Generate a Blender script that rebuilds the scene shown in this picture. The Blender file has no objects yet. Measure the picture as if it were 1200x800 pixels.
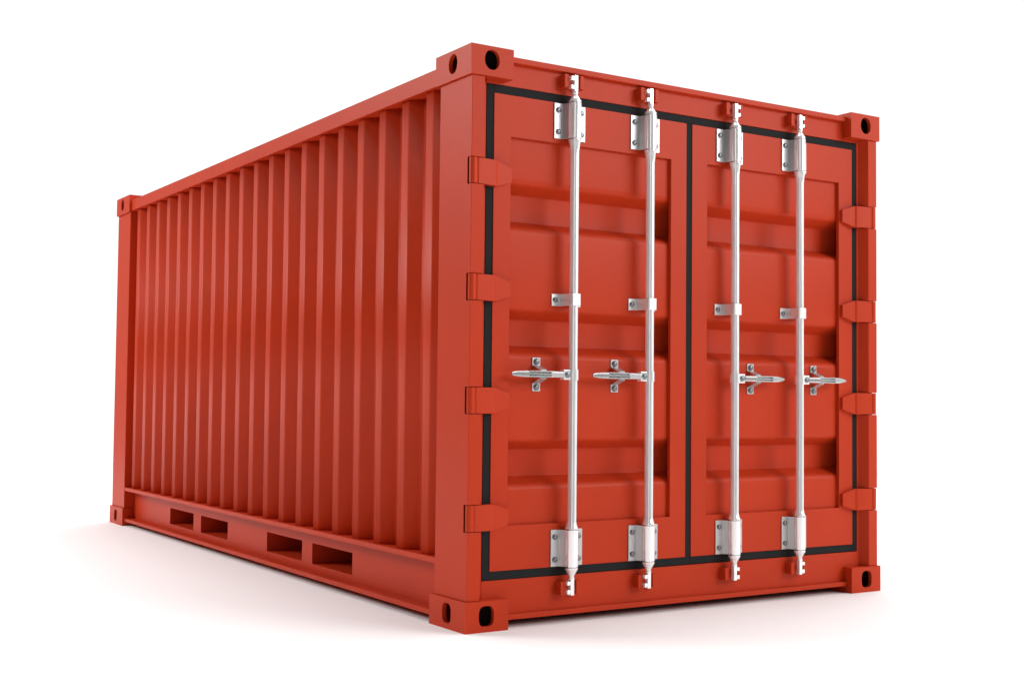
import bpy, bmesh, math
from mathutils import Vector, Matrix

S = bpy.context.scene
COL = S.collection

# ------------------------------------------------------------------ camera
cam_d = bpy.data.cameras.new("camera")
cam = bpy.data.objects.new("camera", cam_d)
COL.objects.link(cam)
_r = Vector((0.84225069, -0.53899307, 0.01001185))
_u = Vector((-0.03200926, -0.03146249, 0.99899225))
_f = Vector((0.53813490, 0.84172239, 0.04375207))
cam.matrix_world = Matrix(((_r.x, _u.x, -_f.x, -2.65457489),
                           (_r.y, _u.y, -_f.y, -4.48316602),
                           (_r.z, _u.z, -_f.z, 0.95486039),
                           (0, 0, 0, 1)))
cam_d.sensor_width = 36.0
cam_d.lens = 45.0132
cam_d.clip_start = 0.05
cam_d.clip_end = 500
S.camera = cam

# ------------------------------------------------------------------ studio light
KEY_L, KEY_R, TOP = 0.0, 0.0, 0.0
world = bpy.data.worlds.new("World")
S.world = world
world.use_nodes = True
bg = world.node_tree.nodes["Background"]
# studio surround: white sweep behind the container, bright ceiling, dim room behind the photographer
wn = world.node_tree
BRIGHT, DIM, CEIL = 1.06, 0.0, 0.28
tcw = wn.nodes.new('ShaderNodeTexCoord')
dotn = wn.nodes.new('ShaderNodeVectorMath'); dotn.operation = 'DOT_PRODUCT'
dotn.inputs[1].default_value = Vector((0.85, 0.50, 0.30)).normalized()
wn.links.new(tcw.outputs['Generated'], dotn.inputs[0])
wr = wn.nodes.new('ShaderNodeMapRange'); wr.interpolation_type = 'SMOOTHSTEP'
wr.inputs['From Min'].default_value = 0.0
wr.inputs['From Max'].default_value = 0.58
wr.inputs['To Min'].default_value = DIM
wr.inputs['To Max'].default_value = BRIGHT
wn.links.new(dotn.outputs['Value'], wr.inputs['Value'])
sep = wn.nodes.new('ShaderNodeSeparateXYZ')
wn.links.new(tcw.outputs['Generated'], sep.inputs[0])
up = wn.nodes.new('ShaderNodeMapRange'); up.interpolation_type = 'SMOOTHSTEP'
up.inputs['From Min'].default_value = 0.15
up.inputs['From Max'].default_value = 0.95
up.inputs['To Min'].default_value = 0.0
up.inputs['To Max'].default_value = CEIL
wn.links.new(sep.outputs['Z'], up.inputs['Value'])
ad = wn.nodes.new('ShaderNodeMath'); ad.operation = 'ADD'
wn.links.new(wr.outputs['Result'], ad.inputs[0]); wn.links.new(up.outputs['Result'], ad.inputs[1])
wn.links.new(ad.outputs[0], bg.inputs[1])
bg.inputs[0].default_value = (1.0, 1.0, 1.0, 1)

S.view_settings.view_transform = 'Standard'
S.view_settings.look = 'None'
S.view_settings.exposure = 0.0
S.view_settings.gamma = 1.0
S.cycles.max_bounces = 6
S.cycles.diffuse_bounces = 3
S.cycles.glossy_bounces = 3
S.view_settings.use_curve_mapping = False


def area(name, loc, target, sx, sy, power, color=(1, 1, 1)):
    d = bpy.data.lights.new(name, 'AREA')
    d.shape = 'RECTANGLE'
    d.size, d.size_y = sx, sy
    d.energy = power
    d.color = color
    o = bpy.data.objects.new(name, d)
    o.location = loc
    o.rotation_euler = (Vector(target) - Vector(loc)).to_track_quat('-Z', 'Y').to_euler()
    COL.objects.link(o)
    return o


area('softbox_left', (-8.6, 9.0, 6.6), (0, 2.4, 0.8), 6, 4.5, 1050)
area('softbox_right', (7.2, -8.6, 5.4), (1.2, 0, 1.0), 6.5, 4.5, 690)
area('softbox_top', (3.1, 3.0, 8.5), (3.1, 3.0, 0), 9, 9, 830)

area('added_rod_light', (-5.2, -8.2, 3.0), (1.2, 0, 1.2), 1.3, 5, 60)  # added lamp behind the camera, only to put a highlight on the rods

# ------------------------------------------------------------------ materials
def new_mat(name):
    m = bpy.data.materials.new(name)
    m.use_nodes = True
    nt = m.node_tree
    return m, nt, nt.nodes["Principled BSDF"]


def paint(name, base, rough=0.42, bump=0.0):
    m, nt, p = new_mat(name)
    tc = nt.nodes.new('ShaderNodeTexCoord')
    n = nt.nodes.new('ShaderNodeTexNoise')
    n.inputs['Scale'].default_value = 3.0
    n.inputs['Detail'].default_value = 5
    nt.links.new(tc.outputs['Object'], n.inputs['Vector'])
    r = nt.nodes.new('ShaderNodeValToRGB')
    r.color_ramp.elements[0].position = 0.3
    r.color_ramp.elements[1].position = 0.7
    r.color_ramp.elements[0].color = tuple(c * 0.96 for c in base) + (1,)
    r.color_ramp.elements[1].color = tuple(c * 1.04 for c in base) + (1,)
    nt.links.new(n.outputs['Fac'], r.inputs['Fac'])
    nt.links.new(r.outputs['Color'], p.inputs['Base Color'])
    mr = nt.nodes.new('ShaderNodeMapRange')
    mr.inputs['To Min'].default_value = rough - 0.03
    mr.inputs['To Max'].default_value = rough + 0.04
    nt.links.new(n.outputs['Fac'], mr.inputs['Value'])
    nt.links.new(mr.outputs['Result'], p.inputs['Roughness'])
    if bump:
        n2 = nt.nodes.new('ShaderNodeTexNoise')
        n2.inputs['Scale'].default_value = 220
        n2.inputs['Detail'].default_value = 2
        nt.links.new(tc.outputs['Object'], n2.inputs['Vector'])
        b = nt.nodes.new('ShaderNodeBump')
        b.inputs['Strength'].default_value = bump
        b.inputs['Distance'].default_value = 0.001
        nt.links.new(n2.outputs['Fac'], b.inputs['Height'])
        nt.links.new(b.outputs['Normal'], p.inputs['Normal'])
    return m


RED = paint('red_paint', (0.485, 0.037, 0.009), 0.40, 0.06)
RED.node_tree.nodes["Principled BSDF"].inputs['Specular IOR Level'].default_value = 0.13
DARK = paint('hole_shade_black', (0.012, 0.008, 0.007), 0.8)  # near-black colour standing in for the shade inside the casting holes
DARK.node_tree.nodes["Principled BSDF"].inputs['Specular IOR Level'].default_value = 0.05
RUBBER = paint('black_rubber', (0.014, 0.0145, 0.015), 0.75)
RUBBER.node_tree.nodes['Principled BSDF'].inputs['Specular IOR Level'].default_value = 0.15


def metal(name, base, rough):
    m = paint(name, base, rough)
    m.node_tree.nodes["Principled BSDF"].inputs['Metallic'].default_value = 1.0
    return m


CHROME = metal('polished_steel', (0.95, 0.94, 0.94), 0.20)
CHROME.node_tree.nodes['Principled BSDF'].inputs['Metallic'].default_value = 0.48
STEEL = metal('handle_steel', (0.55, 0.545, 0.54), 0.24)
STEEL.node_tree.nodes['Principled BSDF'].inputs['Metallic'].default_value = 0.8
ZINC = metal('galvanised_steel', (0.80, 0.79, 0.78), 0.30)
ZINC.node_tree.nodes['Principled BSDF'].inputs['Metallic'].default_value = 0.6
GREY = metal('weathered_zinc', (0.52, 0.52, 0.52), 0.34)
GREY.node_tree.nodes['Principled BSDF'].inputs['Metallic'].default_value = 0.7
BOLT = metal('bolt_steel', (0.20, 0.21, 0.22), 0.35)

GROUND, nt, p = new_mat('white_studio_floor')
p.inputs['Base Color'].default_value = (0.92, 0.915, 0.91, 1)
p.inputs['Roughness'].default_value = 0.8
p.inputs['Specular IOR Level'].default_value = 0.2
tc = nt.nodes.new('ShaderNodeTexCoord')
n = nt.nodes.new('ShaderNodeTexNoise'); n.inputs['Scale'].default_value = 0.6
nt.links.new(tc.outputs['Object'], n.inputs['Vector'])
mr = nt.nodes.new('ShaderNodeMapRange'); mr.inputs['To Min'].default_value = 0.75; mr.inputs['To Max'].default_value = 0.85
nt.links.new(n.outputs['Fac'], mr.inputs['Value']); nt.links.new(mr.outputs['Result'], p.inputs['Roughness'])


# ------------------------------------------------------------------ helpers
def obj(name, bm, mat, parent=None, bevel=0.0, seg=2, smooth=False, label=None, angle=30):
    bmesh.ops.remove_doubles(bm, verts=bm.verts, dist=1e-5)
    bmesh.ops.recalc_face_normals(bm, faces=bm.faces)
    me = bpy.data.meshes.new(name)
    bm.to_mesh(me)
    bm.free()
    me.materials.append(mat)
    o = bpy.data.objects.new(name, me)
    COL.objects.link(o)
    if parent:
        o.parent = parent
    if smooth:
        for f in me.polygons:
            f.use_smooth = True
        me.set_sharp_from_angle(angle=math.radians(38))
    if bevel:
        md = o.modifiers.new('bevel', 'BEVEL')
        md.width = bevel
        md.segments = seg
        md.limit_method = 'ANGLE'
        md.angle_limit = math.radians(angle)
        md.harden_normals = True
        if not smooth:
            for f in me.polygons:
                f.use_smooth = True
    if label:
        o['label'] = label
    return o


def box(bm, x0, x1, y0, y1, z0, z1):
    v = [bm.verts.new((x, y, z)) for x in (x0, x1) for y in (y0, y1) for z in (z0, z1)]
    for f in ((0, 1, 3, 2), (4, 6, 7, 5), (0, 4, 5, 1), (2, 3, 7, 6), (0, 2, 6, 4), (1, 5, 7, 3)):
        bm.faces.new([v[i] for i in f])


def prism(bm, poly, axis, a, b, cap=True):
    """extrude a closed 2-D polygon along an axis; poly given in the two other axes in xyz order"""
    def P(q, t):
        if axis == 'x': return (t, q[0], q[1])
        if axis == 'y': return (q[0], t, q[1])
        return (q[0], q[1], t)
    A = [bm.verts.new(P(q, a)) for q in poly]
    B = [bm.verts.new(P(q, b)) for q in poly]
    n = len(poly)
    for i in range(n):
        bm.faces.new((A[i], A[(i + 1) % n], B[(i + 1) % n], B[i]))
    if cap:
        bm.faces.new(A)
        bm.faces.new(B)


def lathe(bm, prof, cx, cy, seg=24):
    """prof: list of (radius, z)"""
    rings = []
    for r, z in prof:
        rings.append([bm.verts.new((cx + r * math.cos(2 * math.pi * k / seg), cy + r * math.sin(2 * math.pi * k / seg), z)) for k in range(seg)])
    for a, b in zip(rings, rings[1:]):
        for k in range(seg):
            bm.faces.new((a[k], a[(k + 1) % seg], b[(k + 1) % seg], b[k]))
    bm.faces.new(rings[0])
    bm.faces.new(rings[-1])


def strip_solid(bm, pts, thick, z0, z1):
    """a bent sheet: polyline pts in (x,y) offset by thick, extruded from z0 to z1"""
    n = len(pts)
    off = []
    for i in range(n):
        p0 = Vector(pts[max(i - 1, 0)]); p1 = Vector(pts[min(i + 1, n - 1)])
        d = (p1 - p0).normalized()
        off.append((pts[i][0] - d.y * thick, pts[i][1] + d.x * thick))
    prism(bm, list(pts) + off[::-1], 'z', z0, z1)


def empty(name, loc=(0, 0, 0)):
    o = bpy.data.objects.new(name, None)
    o.location = loc
    o.empty_display_size = 0.3
    COL.objects.link(o)
    return o


W, H, L = 2.438, 2.411, 5.218
CW, CD, CT = 0.207, 0.299, 0.126
D = 0.055                                  # plane of the door leaves behind the casting faces

# ------------------------------------------------------------------ setting
bm = bmesh.new()
vs = [bm.verts.new((1.2 + 11 * math.cos(math.pi * k / 64), 2.5 + 11 * math.sin(math.pi * k / 64), 0)) for k in range(128)]
bm.faces.new(vs)
g = obj('ground', bm, GROUND)
g['kind'] = 'structure'

# ------------------------------------------------------------------ the container
root = empty('shipping_container')
root['label'] = 'red corrugated steel shipping container with closed double doors, standing on a white floor'
root['category'] = 'shipping container'


# corner castings ----------------------------------------------------
def plate_hole(bm, fr, u0, u1, v0, v1, cu, cv, ru, rv, pw, depth, n=48):
    """rectangular plate with a superelliptic hole and the hole's inner wall; fr(u,v,d) -> xyz"""
    hole, outer, deep = [], [], []
    for k in range(n):
        t = 2 * math.pi * (k + 0.5) / n
        c, s = math.cos(t), math.sin(t)
        e = 2.0 / pw
        hu = ru * math.copysign(abs(c) ** e, c)
        hv = rv * math.copysign(abs(s) ** e, s)
        hole.append((cu + hu, cv + hv))
    corners = [(u1, v1), (u0, v1), (u0, v0), (u1, v0)]
    H_ = [bm.verts.new(fr(a, b, 0)) for a, b in hole]
    Dp = [bm.verts.new(fr(a, b, depth)) for a, b in hole]
    K = [bm.verts.new(fr(a, b, 0)) for a, b in corners]
    q = n // 4
    for k in range(n):
        bm.faces.new((H_[k], H_[(k + 1) % n], Dp[(k + 1) % n], Dp[k]))
    # fan each quadrant to its corner, joined by triangles between corners
    for i in range(4):
        for k in range(i * q, (i + 1) * q - 1):
            bm.faces.new((K[i], H_[k], H_[k + 1]))
        a = H_[(i + 1) * q - 1]; b = H_[((i + 1) * q) % n]
        bm.faces.new((K[i], a, b, K[(i + 1) % 4]))
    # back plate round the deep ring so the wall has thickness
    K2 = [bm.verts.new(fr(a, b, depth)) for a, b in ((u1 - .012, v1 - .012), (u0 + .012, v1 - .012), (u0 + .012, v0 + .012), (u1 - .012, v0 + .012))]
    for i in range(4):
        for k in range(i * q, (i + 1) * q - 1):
            bm.faces.new((K2[i], Dp[k], Dp[k + 1])).material_index = 1  # dark slot paints in the shade behind the hole
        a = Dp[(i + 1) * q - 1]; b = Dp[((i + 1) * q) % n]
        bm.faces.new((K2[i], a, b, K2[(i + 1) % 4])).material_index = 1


def casting(left, front, top):
    bm = bmesh.new()
    z0, z1 = (H - CT, H) if top else (0.0, CT)
    X = (lambda u: u) if left else (lambda u: W - u)
    dep = CD if front else 0.33
    Y = (lambda v: v) if front else (lambda v: L - v)
    zc = (2.3535 if top else 0.0645)
    pw = 2.15 if top else 3.0
    rvf = 0.042
    plate_hole(bm, lambda u, v, d: (X(u), Y(d), v), 0, CW, z0, z1, 0.101, zc, 0.036, rvf, pw, 0.02)
    plate_hole(bm, lambda u, v, d: (X(d), Y(u), v), 0, dep, z0, z1, 0.152, zc, 0.036, rvf, pw, 0.02)
    # remaining faces: inner side, back, top, bottom
    def q(*c):
        bm.faces.new([bm.verts.new(p) for p in c])
    q((X(CW), Y(0), z0), (X(CW), Y(dep), z0), (X(CW), Y(dep), z1), (X(CW), Y(0), z1))
    q((X(0), Y(dep), z0), (X(CW), Y(dep), z0), (X(CW), Y(dep), z1), (X(0), Y(dep), z1))
    for z in (z0, z1):
        q((X(0), Y(0), z), (X(CW), Y(0), z), (X(CW), Y(dep), z), (X(0), Y(dep), z))
    c = obj('corner_casting', bm, RED, root)
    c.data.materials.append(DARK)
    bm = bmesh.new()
    a, b, e, f = .021, CW - .003, .021, (.0535 if front else dep - .003)  # added liner, coloured near-black so the hole looks in deep shade
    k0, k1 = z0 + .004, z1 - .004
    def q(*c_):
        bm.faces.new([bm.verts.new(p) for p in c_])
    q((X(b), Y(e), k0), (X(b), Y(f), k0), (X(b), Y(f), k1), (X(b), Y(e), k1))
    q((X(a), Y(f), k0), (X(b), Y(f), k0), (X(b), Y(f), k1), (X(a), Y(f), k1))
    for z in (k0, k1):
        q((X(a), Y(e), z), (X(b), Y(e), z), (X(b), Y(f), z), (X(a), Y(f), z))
    obj('cavity_shade_liner', bm, DARK, c)
    return c


for left in (True, False):
    for front in (True, False):
        for top in (True, False):
            casting(left, front, top)

# corner posts ---------------------------------------------------------
HINGE_Z = (0.461, 0.942, 1.408, 1.889)
NH = 0.056


def front_post(left):
    bm = bmesh.new()
    X = (lambda u: u) if left else (lambda u: W - u)
    full = dict(A=(.012, .277), B=(.012, .042), C=(.012, .010), Dd=(.072, .010), E=(.0915, .042), F=(.1005, D + .001), F2=(.108, D + .001), G=(.108, .277))
    zs = [CT + .0005]
    cut = []
    for z in HINGE_Z:
        zs += [z - NH, z + NH]
    zs.append(H - CT - .0005)
    lv = []
    for z in zs:
        lv.append({k: bm.verts.new((X(v[0]), v[1], z)) for k, v in full.items()})
    for i in range(len(zs) - 1):
        a, b = lv[i], lv[i + 1]
        is_cut = i % 2 == 1
        loop = ['A', 'B', 'E', 'F', 'F2', 'G'] if is_cut else ['A', 'B', 'C', 'Dd', 'E', 'F', 'F2', 'G']
        for k in range(len(loop)):
            m, n_ = loop[k], loop[(k + 1) % len(loop)]
            bm.faces.new((a[m], a[n_], b[n_], b[m]))
    for i in range(1, len(zs) - 1):
        a = lv[i]
        bm.faces.new((a['B'], a['C'], a['Dd'], a['E']))
    bm.faces.new([lv[0][k] for k in full]); bm.faces.new([lv[-1][k] for k in full])
    return obj('corner_post', bm, RED, root, bevel=.0022, seg=2, angle=20)


front_post(True)
front_post(False)
for X in ((lambda u: u), (lambda u: W - u)):
    bm = bmesh.new()
    a, b = sorted((X(.012), X(.20)))
    box(bm, a, b, 4.895, 5.206, CT + .0005, H - CT - .0005)
    obj('corner_post', bm, RED, root, bevel=.003)

# side rails --------------------------------------------------------------
RX = .016
for left in (True, False):
    X = (lambda u: u) if left else (lambda u: W - u)
    s = 1 if left else -1
    yb = L - .33 - .0005
    bm = bmesh.new()
    prism(bm, [(X(RX), 2.294), (X(.085), 2.294), (X(.085), 2.371), (X(RX), 2.371)], 'y', CD + .0005, yb)
    obj('top_side_rail', bm, RED, root, bevel=.002)
    # bottom rail: channel with web and two flanges, and four forklift slots through the web
    bm = bmesh.new()
    y0, y1 = .2775, 4.8945
    prism(bm, [(X(.014), .252), (X(.110), .252), (X(.110), .276), (X(.014), .276)], 'y', y0, y1)
    obj('bottom_side_rail', bm, RED, root, bevel=.003)
    bm = bmesh.new()
    prism(bm, [(X(.014), .032), (X(.110), .032), (X(.110), .053), (X(.014), .053)], 'y', CD + .0005, yb)
    web = bmesh.new()
    slots = [(1.228, 1.708), (1.840, 2.330), (2.955, 3.436), (3.578, 4.055)]
    ys = [y0] + [t for sl in slots for t in sl] + [y1]
    zr = (.053, .084, .191, .252)
    wx = X(.085)
    bx = X(.110)
    grid = [[bm.verts.new((wx, y, z)) for z in zr] for y in ys]
    for i in range(len(ys) - 1):
        for j in range(3):
            if i % 2 == 1 and j == 1:
                continue
            bm.faces.new((grid[i][j], grid[i + 1][j], grid[i + 1][j + 1], grid[i][j + 1]))
    obj('bottom_side_rail', bm, RED, root)
    # pocket tunnels running across under the floor (left side builds the whole tunnel)
    if left:
        for a, b in slots:
            bm = bmesh.new()
            for (ya, za, yb_, zb) in ((a, .084, b, .084), (a, .191, b, .191), (a, .084, a, .191), (b, .084, b, .191)):
                bm.faces.new([bm.verts.new(p) for p in ((.085, ya, za), (W - .085, ya, za), (W - .085, yb_, zb), (.085, yb_, zb))])
            # a mid web closes the sight line
            bm.faces.new([bm.verts.new(p) for p in ((W / 2, a, .084), (W / 2, b, .084), (W / 2, b, .191), (W / 2, a, .191))])
            obj('forklift_pocket', bm, RED, root)

# corrugated side walls -------------------------------------------------
P0, PITCH, NR = .381, .2289, 20
XO, XI = .036, .086
for left in (True, False):
    X = (lambda u: u) if left else (lambda u: W - u)
    pts = [(XI, .27), (XI, .336)]
    y = P0
    pts = [(XI, .27), (XI, P0 - .055)]
    for k in range(NR):
        y = P0 + k * PITCH
        pts += [(XO, y), (XO, y + .062), (XI, y + .062 + .055)]
        if k < NR - 1:
            pts.append((XI, y + PITCH - .055))
    pts.append((XI, 4.9))
    # merge duplicates and round every bend
    rp = []
    for i, q in enumerate(pts):
        if i in (0, len(pts) - 1):
            rp.append(q); continue
        p0, p1, p2 = Vector(pts[i - 1]), Vector(q), Vector(pts[i + 1])
        d0 = (p0 - p1); d2 = (p2 - p1)
        if d0.length < 1e-4 or d2.length < 1e-4:
            continue
        r = min(.006, d0.length * .4, d2.length * .4)
        a = p1 + d0.normalized() * r; c = p1 + d2.normalized() * r
        for t in (0, .25, .5, .75, 1):
            rp.append(tuple(a * (1 - t) ** 2 + p1 * 2 * t * (1 - t) + c * t * t))
    bm = bmesh.new()
    lo = [bm.verts.new((X(a), b, .270)) for a, b in rp]
    hi = [bm.verts.new((X(a), b, 2.300)) for a, b in rp]
    for i in range(len(rp) - 1):
        bm.faces.new((lo[i], lo[i + 1], hi[i + 1], hi[i]))
    o = obj('side_wall', bm, RED, root, smooth=True)
    md = o.modifiers.new('sheet', 'SOLIDIFY')
    md.thickness = .002
    md.offset = -1 if left else 1

# rear wall, roof, floor ---------------------------------------------------
bm = bmesh.new()
x = .20
pts = [(.20, 5.16)]
nR = 8
pw_ = (W - .40) / nR
for k in range(nR):
    a = .20 + k * pw_
    pts += [(a + .06, 5.16), (a + .10, 5.19), (a + .18, 5.19), (a + .22, 5.16)]
pts.append((W - .20, 5.16))
strip_solid(bm, pts, -.004, .2, 2.3)
obj('end_wall', bm, RED, root)
bm = bmesh.new(); box(bm, .19, W - .19, 5.10, 5.204, 2.294, 2.371); obj('end_header', bm, RED, root, bevel=.003)
bm = bmesh.new(); box(bm, .19, W - .19, 5.10, 5.204, .032, .21); obj('end_sill', bm, RED, root, bevel=.003)
bm = bmesh.new()
pts = [(.09, 2.374)]
y = .10
poly = [(.075, 2.372)]
while y < 5.0:
    poly += [(y, 2.372), (y + .05, 2.386), (y + .12, 2.386), (y + .17, 2.372)]
    y += .21
poly += [(5.13, 2.372), (5.13, 2.355), (.075, 2.355)]
prism(bm, poly, 'x', .087, W - .087)
obj('roof', bm, RED, root)
bm = bmesh.new(); box(bm, .112, W - .112, .16, 5.09, .215, .245); obj('floor_panel', bm, RED, root)
for k in range(14):
    y = .35 + k * .335
    if not any(a - .06 < y < b + .06 for a, b in slots):
        bm = bmesh.new()
        box(bm, .112, W - .112, y, y + .045, .055, .2145)
        obj('cross_member', bm, RED, root)

# door header and sill --------------------------------------------------
GX0, GX1, GZ0, GZ1 = .112, 2.330, .1995, 2.2695
bm = bmesh.new()
prism(bm, [(D, GZ1 + .002), (.14, GZ1 + .002), (.14, 2.371), (D, 2.371)], 'x', .1085, W - .1085)
header = obj('door_header', bm, RED, root)
bm = bmesh.new()
prism(bm, [(.030, 2.3665), (.1405, 2.3665), (.1405, 2.392), (.030, 2.392)], 'x', CW + .0005, W - CW - .0005)
obj('header_flange', bm, RED, header, bevel=.003)
bm = bmesh.new()
prism(bm, [(D, .030), (.14, .030), (.14, GZ0 - .002), (D, GZ0 - .002)], 'x', .1085, W - .1085)
sill = obj('door_sill', bm, RED, root)
bm = bmesh.new()
prism(bm, [(.030, .034), (.0545, .034), (.0545, .0555), (.030, .0555)], 'x', CW + .0005, W - CW - .0005)
obj('sill_flange', bm, RED, sill, bevel=.003)

# doors -----------------------------------------------------------------------
GROOVES = [(.585, .622, .733, .770), (1.141, 1.177, 1.289, 1.330), (1.686, 1.710, 1.828, 1.874)]
GROOVES = [(.583, .621, .735, .773), (1.137, 1.177, 1.289, 1.329), (1.672, 1.710, 1.827, 1.866)]
YP, YG = .073, .150


def door(x0, x1, px0, px1, pz0=.4215, pz1=2.057):
    """leaf from x0..x1 with a recessed corrugated panel px0..px1"""
    bm = bmesh.new()
    z0, z1 = GZ0 + .036, GZ1 - .036
    yb = .182
    xs = (x0, px0, px1, x1); zs = (z0, pz0, pz1, z1)
    F = [[bm.verts.new((a, D, b)) for b in zs] for a in xs]
    for i in range(3):
        for j in range(3):
            if i == 1 and j == 1: continue
            bm.faces.new((F[i][j], F[i + 1][j], F[i + 1][j + 1], F[i][j + 1]))
    def q(*c): bm.faces.new([bm.verts.new(p) for p in c])
    q((x0, D, z0), (x0, yb, z0), (x0, yb, z1), (x0, D, z1)); q((x1, D, z0), (x1, yb, z0), (x1, yb, z1), (x1, D, z1))
    q((x0, D, z0), (x1, D, z0), (x1, yb, z0), (x0, yb, z0)); q((x0, D, z1), (x1, D, z1), (x1, yb, z1), (x0, yb, z1))
    q((x0, yb, z0), (x1, yb, z0), (x1, yb, z1), (x0, yb, z1))
    # panel profile (y,z) with wide fillets on the outer bends
    prof = [(YP, pz0)]
    for a, b, c, d in GROOVES:
        R = .020
        def fil(p0, p1, p2, r):
            p0, p1, p2 = map(Vector, (p0, p1, p2))
            a_ = p1 + (p0 - p1).normalized() * r; c_ = p1 + (p2 - p1).normalized() * r
            return [tuple(a_ * (1 - t) ** 2 + p1 * 2 * t * (1 - t) + c_ * t * t) for t in (0, .17, .33, .5, .67, .83, 1)]
        prof += fil((YP, a - .1), (YP, a), (YG, b), R)
        prof += fil((YP, a), (YG, b), (YG, c), .004)
        prof += fil((YG, b), (YG, c), (YP, d), .004)
        prof += fil((YG, c), (YP, d), (YP, d + .1), R)
    prof.append((YP, pz1))
    leaf = obj('door_leaf', bm, RED, root)
    # recess walls
    bm = bmesh.new()
    Lf = [bm.verts.new((px0 - .08, a, b)) for a, b in prof]; Rt = [bm.verts.new((px1 + .08, a, b)) for a, b in prof]
    for i in range(len(prof) - 1):
        bm.faces.new((Lf[i], Lf[i + 1], Rt[i + 1], Rt[i]))
    for xx, sgn in ((px0, 1), (px1, -1)):
        bm.faces.new([bm.verts.new(p) for p in ((xx + sgn * .0004, D + .0003, pz0), (xx + sgn * .0004, D + .0003, pz1), (xx + sgn * .0004, YP - .001, pz1), (xx + sgn * .0004, YP - .001, pz0))])
    for xa, xb in ((px0 - .08, px0 + .0004), (px1 - .0004, px1 + .08)):
        bm.faces.new([bm.verts.new(p) for p in ((xa, YP - .001, pz0), (xb, YP - .001, pz0), (xb, YP - .001, pz1), (xa, YP - .001, pz1))])
    for zz in (pz0 + .0004, pz1 - .0004):
        bm.faces.new([bm.verts.new(p) for p in ((px0, D + .0003, zz), (px1, D + .0003, zz), (px1, YP + .0005, zz), (px0, YP + .0005, zz))])
    obj('door_panel', bm, RED, leaf, smooth=True)
    return leaf


CXA, CXB = 1.198, 1.2335
door_l = door(GX0 + .036, CXA, .232, 1.107)
door_r = door(CXB, GX1 - .036, 1.325, 2.200)


def gasket(bars, parent):
    bm = bmesh.new()
    for (a, b, c, d) in bars:
        box(bm, a, b, D + .004, .12, c, d)
    return obj('door_gasket', bm, RUBBER, parent, bevel=.002)


i0, i1 = GZ0 + .0365, GZ1 - .0365
gasket([(GX0, GX0 + .0355, GZ0, GZ1), (GX0 + .0355, CXB - .0005, i1, GZ1), (GX0 + .0355, CXB - .0005, GZ0, i0), (CXA + .0005, CXB - .0005, i0, i1)], door_l)
gasket([(GX1 - .0355, GX1, GZ0, GZ1), (CXB - .0005, GX1 - .0355, i1, GZ1), (CXB - .0005, GX1 - .0355, GZ0, i0)], door_r)


# hinges ---------------------------------------------------------------------
def hinge(z, left, parent):
    X = (lambda u: u) if left else (lambda u: W - u)
    bm = bmesh.new()
    prof = [(.0210, .0385, .0535), (.0150, .0345, .0535), (.0120, .026, .0535), (.0130, .018, .0535), (.0180, .0110, .0535), (.0260, .0080, .0535), (.0360, .0090, .0535), (.0440, .0145, .0535),
            (.050, .0120, .0535), (.100, .0160, .0535), (.140, .0240, .0535), (.150, .0300, .0535), (.228, .0390, .030)]
    up, dn, ub, db = [], [], [], []
    for x, y, h in prof:
        yb = .056 if x > .1 else .0395
        up.append(bm.verts.new((X(x), y, z + h))); dn.append(bm.verts.new((X(x), y, z - h)))
        ub.append(bm.verts.new((X(x), yb, z + h))); db.append(bm.verts.new((X(x), yb, z - h)))
    for i in range(len(prof) - 1):
        bm.faces.new((up[i], up[i + 1], dn[i + 1], dn[i]))
        bm.faces.new((ub[i], ub[i + 1], db[i + 1], db[i]))
        bm.faces.new((up[i], up[i + 1], ub[i + 1], ub[i]))
        bm.faces.new((dn[i], dn[i + 1], db[i + 1], db[i]))
    bm.faces.new((up[0], dn[0], db[0], ub[0])); bm.faces.new((up[-1], dn[-1], db[-1], ub[-1]))
    # raised plate on the tapered end
    return obj('hinge', bm, RED, parent, bevel=.003, seg=2, angle=14)


for z in HINGE_Z:
    hinge(z, True, door_l)
    hinge(z, False, door_r)


# locking bars ---------------------------------------------------------------
AX = .012                                  # bar axis


def bolt(x, y, z, parent, r=.0120, h=.008):
    bm = bmesh.new()
    seg = 14
    prof = [(r, 0), (r, h * .45), (r * .8, h * .85), (r * .45, h)]
    rings = [[bm.verts.new((x + a * math.cos(2 * math.pi * k / seg), y - b, z + a * math.sin(2 * math.pi * k / seg))) for k in range(seg)] for a, b in prof]
    for p_, q_ in zip(rings, rings[1:]):
        for k in range(seg):
            bm.faces.new((p_[k], p_[(k + 1) % seg], q_[(k + 1) % seg], q_[k]))
    bm.faces.new(rings[0]); bm.faces.new(rings[-1])
    return obj('bolt', bm, BOLT, parent, smooth=True)


def cam_end(x, zn, zt, side, parent):
    """zn neck z, zt tip z; teeth point to side (-1 left, +1 right)"""
    bm = bmesh.new()
    up = 1 if zt > zn else -1
    h = abs(zt - zn)
    t = .0115
    def b(xa, xb, a, c, ya=AX - .0095, yb=AX + .011):
        z0, z1 = sorted((zn + up * a * h, zn + up * c * h)); x0, x1 = sorted((x + side * xa, x + side * xb))
        box(bm, x0, x1, ya, yb, z0, z1)
    b(-.0095, .0095, -.02, 1.0)
    b(.0095, .026, .14, .38)
    b(.0095, .026, .66, .92)
    return obj('cam_end', bm, CHROME, parent, bevel=.0025)


def keeper(x, zc, side, parent):
    """red two-pronged bracket welded to header or sill behind a cam end"""
    bm = bmesh.new()
    a, c = zc - .029, zc + .029
    box(bm, x - .052, x + .052, .048, D + .002, a, c)
    for s in (-1, 1):
        x0, x1 = sorted((x + s * .030, x + s * .052))
        box(bm, x0, x1, AX + .004, .047, a, c)
    return obj('cam_keeper', bm, RED, parent, bevel=.002)


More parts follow.
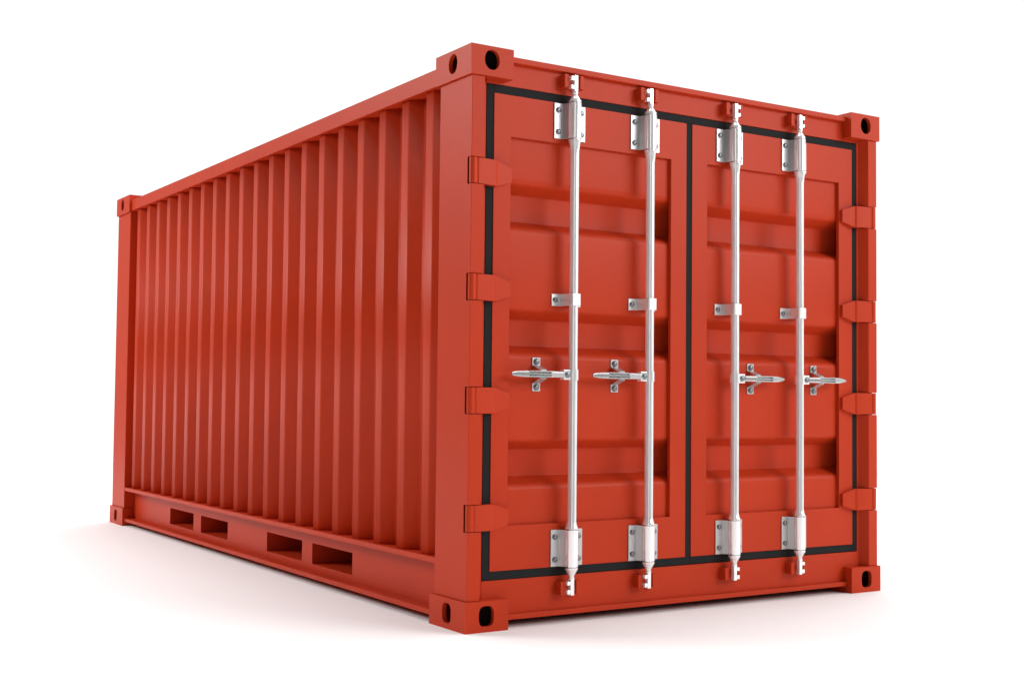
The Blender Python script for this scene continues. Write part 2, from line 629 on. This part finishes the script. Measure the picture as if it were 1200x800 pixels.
def locking_bar(x, side):
    """side: direction the handle points, -1 left / +1 right"""
    r, R = .0195, .0285
    zh_ = 1.055
    bm = bmesh.new()
    g = .0160
    lathe(bm, [(.010, .184), (.013, .1842), (.0135, .190), (.011, .193), (.0125, .200), (.022, .217), (.0275, .226), (.0275, .2328),
               (g, .2330), (g, .2378), (R, .2380), (R, .3925), (g, .3927), (g, .3973), (.0275, .3975), (.0275, .401), (.0235, .411), (r, .430),
               (r, 2.012), (.0235, 2.054), (.0275, 2.066), (.0275, 2.0715), (g, 2.0717), (g, 2.0765), (R, 2.0767), (R, 2.2305), (g, 2.2307), (g, 2.2353),
               (.0275, 2.2355), (.0275, 2.242), (.022, 2.250), (.0125, 2.265), (.011, 2.270), (.0135, 2.273), (.0135, 2.279), (.013, 2.2838), (.010, 2.284)], x, AX, 32)
    lathe(bm, [(.0195, zh_ - .0226), (.0235, zh_ - .0225), (.0235, zh_ + .0225), (.0195, zh_ + .0226)], x, AX, 32)
    bar = obj('locking_bar', bm, CHROME, root, smooth=True)
    cam_end(x, 2.282, 2.353, side, bar)
    cam_end(x, .186, .116, side, bar)
    keeper(x, 2.326, side, header)
    keeper(x, .147, side, sill)
    # bearing brackets: hat-shaped plates that hold the bar to the leaf
    for (z0, z1) in ((.2365, .3930), (2.0760, 2.2310)):
        bm = bmesh.new()
        y0 = D - .006
        for s in (-1, 1):
            pts = [(x + s * .082, y0), (x + s * .040, y0), (x + s * .030, y0 - .016), (x + s * .0235, AX + .008)]
            if s < 0:
                strip_solid(bm, pts, .0055, z0, z1)
            else:
                strip_solid(bm, pts, -.0055, z0, z1)
        strap = []
        br = obj('bearing_bracket', bm, GREY, bar, bevel=.0012)
        for s in (-1, 1):
            for zz in (z0 + .03, z1 - .03):
                bolt(x + s * .062, y0, zz, bar)
    # mid guide: strap round the bar
    zc = 1.378
    bm = bmesh.new()
    yp = YP - .006
    w_, f_ = .0255, AX - .0235
    pts = [(x - .076, yp), (x - .037, yp), (x - w_, AX + .018), (x - w_, f_ + .006), (x - w_ + .006, f_), (x + w_ - .006, f_), (x + w_, f_ + .006), (x + w_, AX + .018), (x + .037, yp), (x + .076, yp)]
    strip_solid(bm, pts, .004, zc - .026, zc + .026)
    obj('bar_guide', bm, ZINC, bar, bevel=.0012)
    bolt(x - .058, yp, zc, bar); bolt(x + .058, yp, zc, bar)
    # handle hub, lever, latch
    zh = 1.055
    bm = bmesh.new()
    x0, x1 = sorted((x + side * .014, x + side * .056))
    box(bm, x0, x1, AX - .011, AX + .018, zh - .0215, zh + .0215)
    obj('handle_hub', bm, CHROME, bar, bevel=.003)
    bolt(x + side * .036, AX - .011, zh, bar, .0130, .008)
    bm = bmesh.new()
    # lever plan (distance from axis, half height, y): flat bar that swells to a rounded grip
    lev = [(.055, .0125, .004), (.125, .0135, -.003), (.232, .0140, .004), (.262, .0132, .006), (.292, .0110, .009), (.310, .0075, .011), (.3155, .0040, .011)]
    def sweep(sec, mi=0):
        rows = [[bm.verts.new((x + side * d_, yy + a, zh + b)) for a, b in pr] for d_, yy, pr in sec]
        n_ = len(rows[0])
        for p_, q_ in zip(rows, rows[1:]):
            for k in range(n_):
                bm.faces.new((p_[k], p_[(k + 1) % n_], q_[(k + 1) % n_], q_[k])).material_index = mi
        bm.faces.new(rows[0]); bm.faces.new(rows[-1])
    def sec(hh, th=.006):
        return [(-th, -hh * .6), (-th * .4, -hh), (th, -hh), (th, hh), (-th * .4, hh), (-th, hh * .6)]
    sweep([(d_, yy, sec(hh)) for d_, hh, yy in lev if d_ <= .125])
    sweep([(d_, yy, sec(hh)) for d_, hh, yy in lev if d_ >= .232])
    # the forked middle of the lever: three bars with open slits between them
    for zo, zo2, t0, t1 in ((.0103, .0110, .0034, .0028), (0, 0, .0032, .0028), (-.0103, -.0110, .0034, .0028)):
        sweep([(.124, -.003, [(-.006, zo - t0), (-.006, zo + t0), (.006, zo + t0), (.006, zo - t0)]),
               (.233, .004, [(-.006, zo2 - t1), (-.006, zo2 + t1), (.006, zo2 + t1), (.006, zo2 - t1)])])
    # added web behind the slits, dark coloured to paint in their shade
    sweep([(.120, -.003, [(.0065, -.0095), (.0065, .0095), (.0095, .0095), (.0095, -.0095)]), (.237, .004, [(.0065, -.0095), (.0065, .0095), (.0095, .0095), (.0095, -.0095)])], 1)
    obj('handle', bm, STEEL, bar, bevel=.0008).data.materials.append(BOLT)
    # latch: two bolted ears and a bent cradle that rises to the lever
    bm = bmesh.new()
    xl = x + side * .152
    yp = YP - .005
    for s in (-1, 1):
        z1_, z0_ = zh + s * .072, zh + s * .036
        box(bm, xl - .0205, xl + .0205, yp, YP + .001, min(z0_, z1_), max(z0_, z1_))
        # bent arm from the ear to the lever
        a = [(xl - .020, yp, zh + s * .037), (xl + .020, yp, zh + s * .037), (xl + .0195, .016, zh + s * .0165), (xl - .0175, .016, zh + s * .0165)]
        b_ = [(p[0], p[1] + .006, p[2] + s * .005) for p in a]
        va = [bm.verts.new(p) for p in a]; vb = [bm.verts.new(p) for p in b_]
        bm.faces.new(va); bm.faces.new(vb)
        for k in range(4):
            bm.faces.new((va[k], va[(k + 1) % 4], vb[(k + 1) % 4], vb[k]))
    box(bm, xl - .014, xl + .017, .0135, .0195, zh - .0200, zh + .0200)
    obj('handle_latch', bm, GREY, bar, bevel=.001)

    for s in (-1, 1):
        bolt(xl, yp, zh + s * .0545, bar, .0135, .009)
    return bar


locking_bar(.532, -1)
locking_bar(.950, -1)
locking_bar(1.461, 1)
locking_bar(1.883, 1)
